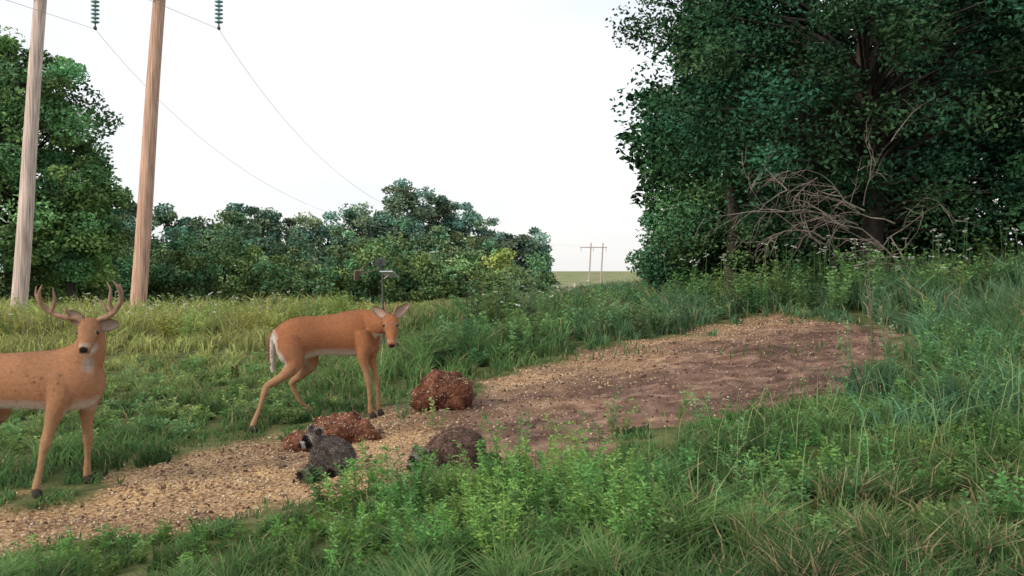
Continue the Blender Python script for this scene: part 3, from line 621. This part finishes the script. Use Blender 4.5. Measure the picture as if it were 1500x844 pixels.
raccoon((ox, oy, oz), [(.16, .02, .09, .06), (.12, .02, .12, .11), (.05, .01, .15, .125), (-.03, 0, .145, .11), (-.10, -.01, .12, .08), (-.15, -.02, .09, .055)], (-.21, -.05, .09), (-.27, -.10, .045),
        [(-.18, -.10, .138), (-.235, .0, .143)], [(.17, .0, .08), (.22, .05, .05), (.25, .12, .045), (.26, .18, .04), (.25, .24, .04)],
        [[(-.10, -.06, .10, .038), (-.13, -.08, .05, .025), (-.15, -.09, .01, .022)], [(-.10, .06, .10, .038), (-.13, .08, .05, .025), (-.15, .09, .01, .022)], [(.09, -.08, .08, .06), (.05, -.11, .02, .03)], [(.1, .09, .08, .06), (.05, .11, .02, .03)]], (.18, .12, .095))

# ------------------------------------------------------------------ corn kernels & feed piles
OCT = np.array([(1, 0, 0), (-1, 0, 0), (0, 1, 0), (0, -1, 0), (0, 0, 1), (0, 0, -1)], float); OF = np.array([(0, 2, 4), (2, 1, 4), (1, 3, 4), (3, 0, 4), (2, 0, 5), (1, 2, 5), (3, 1, 5), (0, 3, 5)])
def kernels(mb, P, s, col):
    n = len(P); Q = unit(rng.normal(size=(n, 3))); R = unit(np.cross(Q, rng.normal(size=(n, 3)))); S = np.cross(Q, R)
    o = OCT * np.array([1, .8, .45])
    V = P[:, None, :] + s[:, None, None] * (o[None, :, 0:1] * Q[:, None] + o[None, :, 1:2] * R[:, None] + o[None, :, 2:3] * S[:, None])
    mb.add(V.reshape(-1, 3), (OF[None] + np.arange(n)[:, None, None] * 6).reshape(-1, 3), np.repeat(col, 6, 0))
def kcol(n):
    base = np.array([(.52, .36, .17), (.58, .45, .26), (.66, .57, .42), (.36, .23, .12), (.17, .09, .055)]); return base[rng.choice(5, n, p=[.27, .27, .14, .2, .12])] * rng.uniform(.7, 1.1, (n, 1))
mb = MB(); n = 90000; x = rng.uniform(-5, 4.6, n); y = rng.uniform(4.6, 17, n)
k = (rng.random(n) < corn(x, y) ** 1.3 * dirt(x, y) + .06 * dirt(x, y)); x, y = x[k], y[k]; n = len(x)
kernels(mb, np.stack([x, y, H(x, y) + dirtz(x, y, dirt(x, y)) + .004], 1), rng.uniform(.006, .0105, n) * (1 + .02 * y), kcol(n)); mb.build("scattered_corn", [M_corn])
mb = MB(); n = 9000; x = rng.uniform(-3, 4.6, n); y = rng.uniform(6, 16.5, n); k = dirt(x, y) > .6; x, y = x[k], y[k]; n = len(x)
kernels(mb, np.stack([x, y, H(x, y) + dirtz(x, y, dirt(x, y))], 1), rng.uniform(.006, .022, n) * (.6 + rng.random(n)), np.array([.17, .105, .08]) * rng.uniform(.4, 1.8, (n, 1))); mb.build("soil_clods", [M_soil])
def pile(ox, oy, lumps, nk, seed):
    r = np.random.default_rng(seed); oz = float(H(ox, oy)) - .03; e = empty("feed_pile", (ox, oy, oz)); geo = [ellipsoid(c, s_, 20, 12) for c, s_ in lumps]
    FC = np.array([.16, .068, .044])
    o = remesh(geo, .014, 3, "crumbled_mound", M_soil, lambda co, no: FC * (.4 + .9 * vnoise(co[:, 0] * 12, co[:, 1] * 12 + co[:, 2] * 9, 1, 4))[:, None], e)
    me = o.data; nv = len(me.vertices); co = np.empty(nv * 3); me.vertices.foreach_get("co", co); co = co.reshape(-1, 3); no = np.empty(nv * 3); me.vertices.foreach_get("normal", no); no = no.reshape(-1, 3)
    d = (vnoise(co[:, 0] * 9, co[:, 2] * 9 + co[:, 1] * 7, 1, seed) - .5) * .09 + (vnoise(co[:, 0] * 25, co[:, 2] * 25 + co[:, 1] * 21, 1, seed + 1) - .5) * .035
    co2 = co + no * d[:, None]; me.vertices.foreach_set("co", co2.astype(np.float32).ravel()); me.update()
    idx = r.integers(0, nv, nk); idx = idx[(no[idx, 2] > -.2)]; mbk = MB(); kernels(mbk, co2[idx] + no[idx] * .002, r.uniform(.005, .009, len(idx)), kcol(len(idx))); mbk.build("corn_bits", [M_corn], e)
    mbk = MB(); idx = r.integers(0, nv, 700); kernels(mbk, co2[idx], r.uniform(.006, .014, len(idx)), FC * r.uniform(.4, 1.5, (len(idx), 1))); mbk.build("crumbs", [M_soil], e)
pile(-.60, 9.2, [((0, 0, .13), (.27, .2, .19)), ((.13, -.05, .17), (.15, .14, .13)), ((-.15, 0, .10), (.16, .15, .12))], 900, 31)
pile(-1.37, 8.1, [((0, .1, .07), (.22, .2, .13)), ((.2, .05, .05), (.14, .13, .09)), ((-.2, -.15, .02), (.15, .12, .08)), ((-.05, .2, .1), (.15, .12, .11))], 1000, 32)

# ------------------------------------------------------------------ light, sky, camera
SE, SR = math.radians(33), math.radians(-125)
w = bpy.data.worlds.new("World"); scene.world = w; w.use_nodes = True; nt = w.node_tree; nt.nodes.clear(); N, L = nt.nodes, nt.links
out = N.new('ShaderNodeOutputWorld'); sky = N.new('ShaderNodeTexSky'); sky.sky_type = 'NISHITA'; sky.sun_disc = False; sky.sun_elevation = SE; sky.sun_rotation = SR
sky.air_density = 1.0; sky.dust_density = 3.0; sky.ozone_density = 1.5
bg = N.new('ShaderNodeBackground'); bg.inputs[1].default_value = .06; L.new(sky.outputs[0], bg.inputs[0])
tc = N.new('ShaderNodeTexCoord'); mp = N.new('ShaderNodeMapping'); mp.inputs['Scale'].default_value = (1, 1, 3); no = N.new('ShaderNodeTexNoise'); no.inputs['Scale'].default_value = 1.6; no.inputs['Detail'].default_value = 4
L.new(tc.outputs['Generated'], mp.inputs[0]); L.new(mp.outputs[0], no.inputs['Vector'])
cr = N.new('ShaderNodeValToRGB'); cr.color_ramp.elements[0].position = .3; cr.color_ramp.elements[0].color = (.60, .68, .76, 1); cr.color_ramp.elements[1].position = .6; cr.color_ramp.elements[1].color = (.86, .83, .81, 1)
L.new(no.outputs[0], cr.inputs[0]); bg2 = N.new('ShaderNodeBackground'); L.new(cr.outputs[0], bg2.inputs[0]); bg2.inputs[1].default_value = 1.05
ad = N.new('ShaderNodeAddShader'); L.new(bg.outputs[0], ad.inputs[0]); L.new(bg2.outputs[0], ad.inputs[1]); L.new(ad.outputs[0], out.inputs[0])
sl = bpy.data.lights.new("sun", 'SUN'); sl.energy = 2.0; sl.angle = math.radians(7); sl.color = (1, .9, .76); so = bpy.data.objects.new("sun", sl); scene.collection.objects.link(so)
az = SR; ds = Vector((math.sin(az) * math.cos(SE), math.cos(az) * math.cos(SE), math.sin(SE)))
so.rotation_euler = ds.to_track_quat('Z', 'Y').to_euler()
cam = bpy.data.cameras.new("camera"); co_ = bpy.data.objects.new("camera", cam); scene.collection.objects.link(co_)
co_.location = (0, 0, EYE); co_.rotation_euler = (math.radians(90), 0, 0); cam.lens = 36.9; cam.sensor_width = 36; cam.clip_end = 4000; cam.clip_start = .05
scene.camera = co_
scene.view_settings.view_transform = 'Standard'; scene.view_settings.look = 'None'; scene.view_settings.exposure = 0
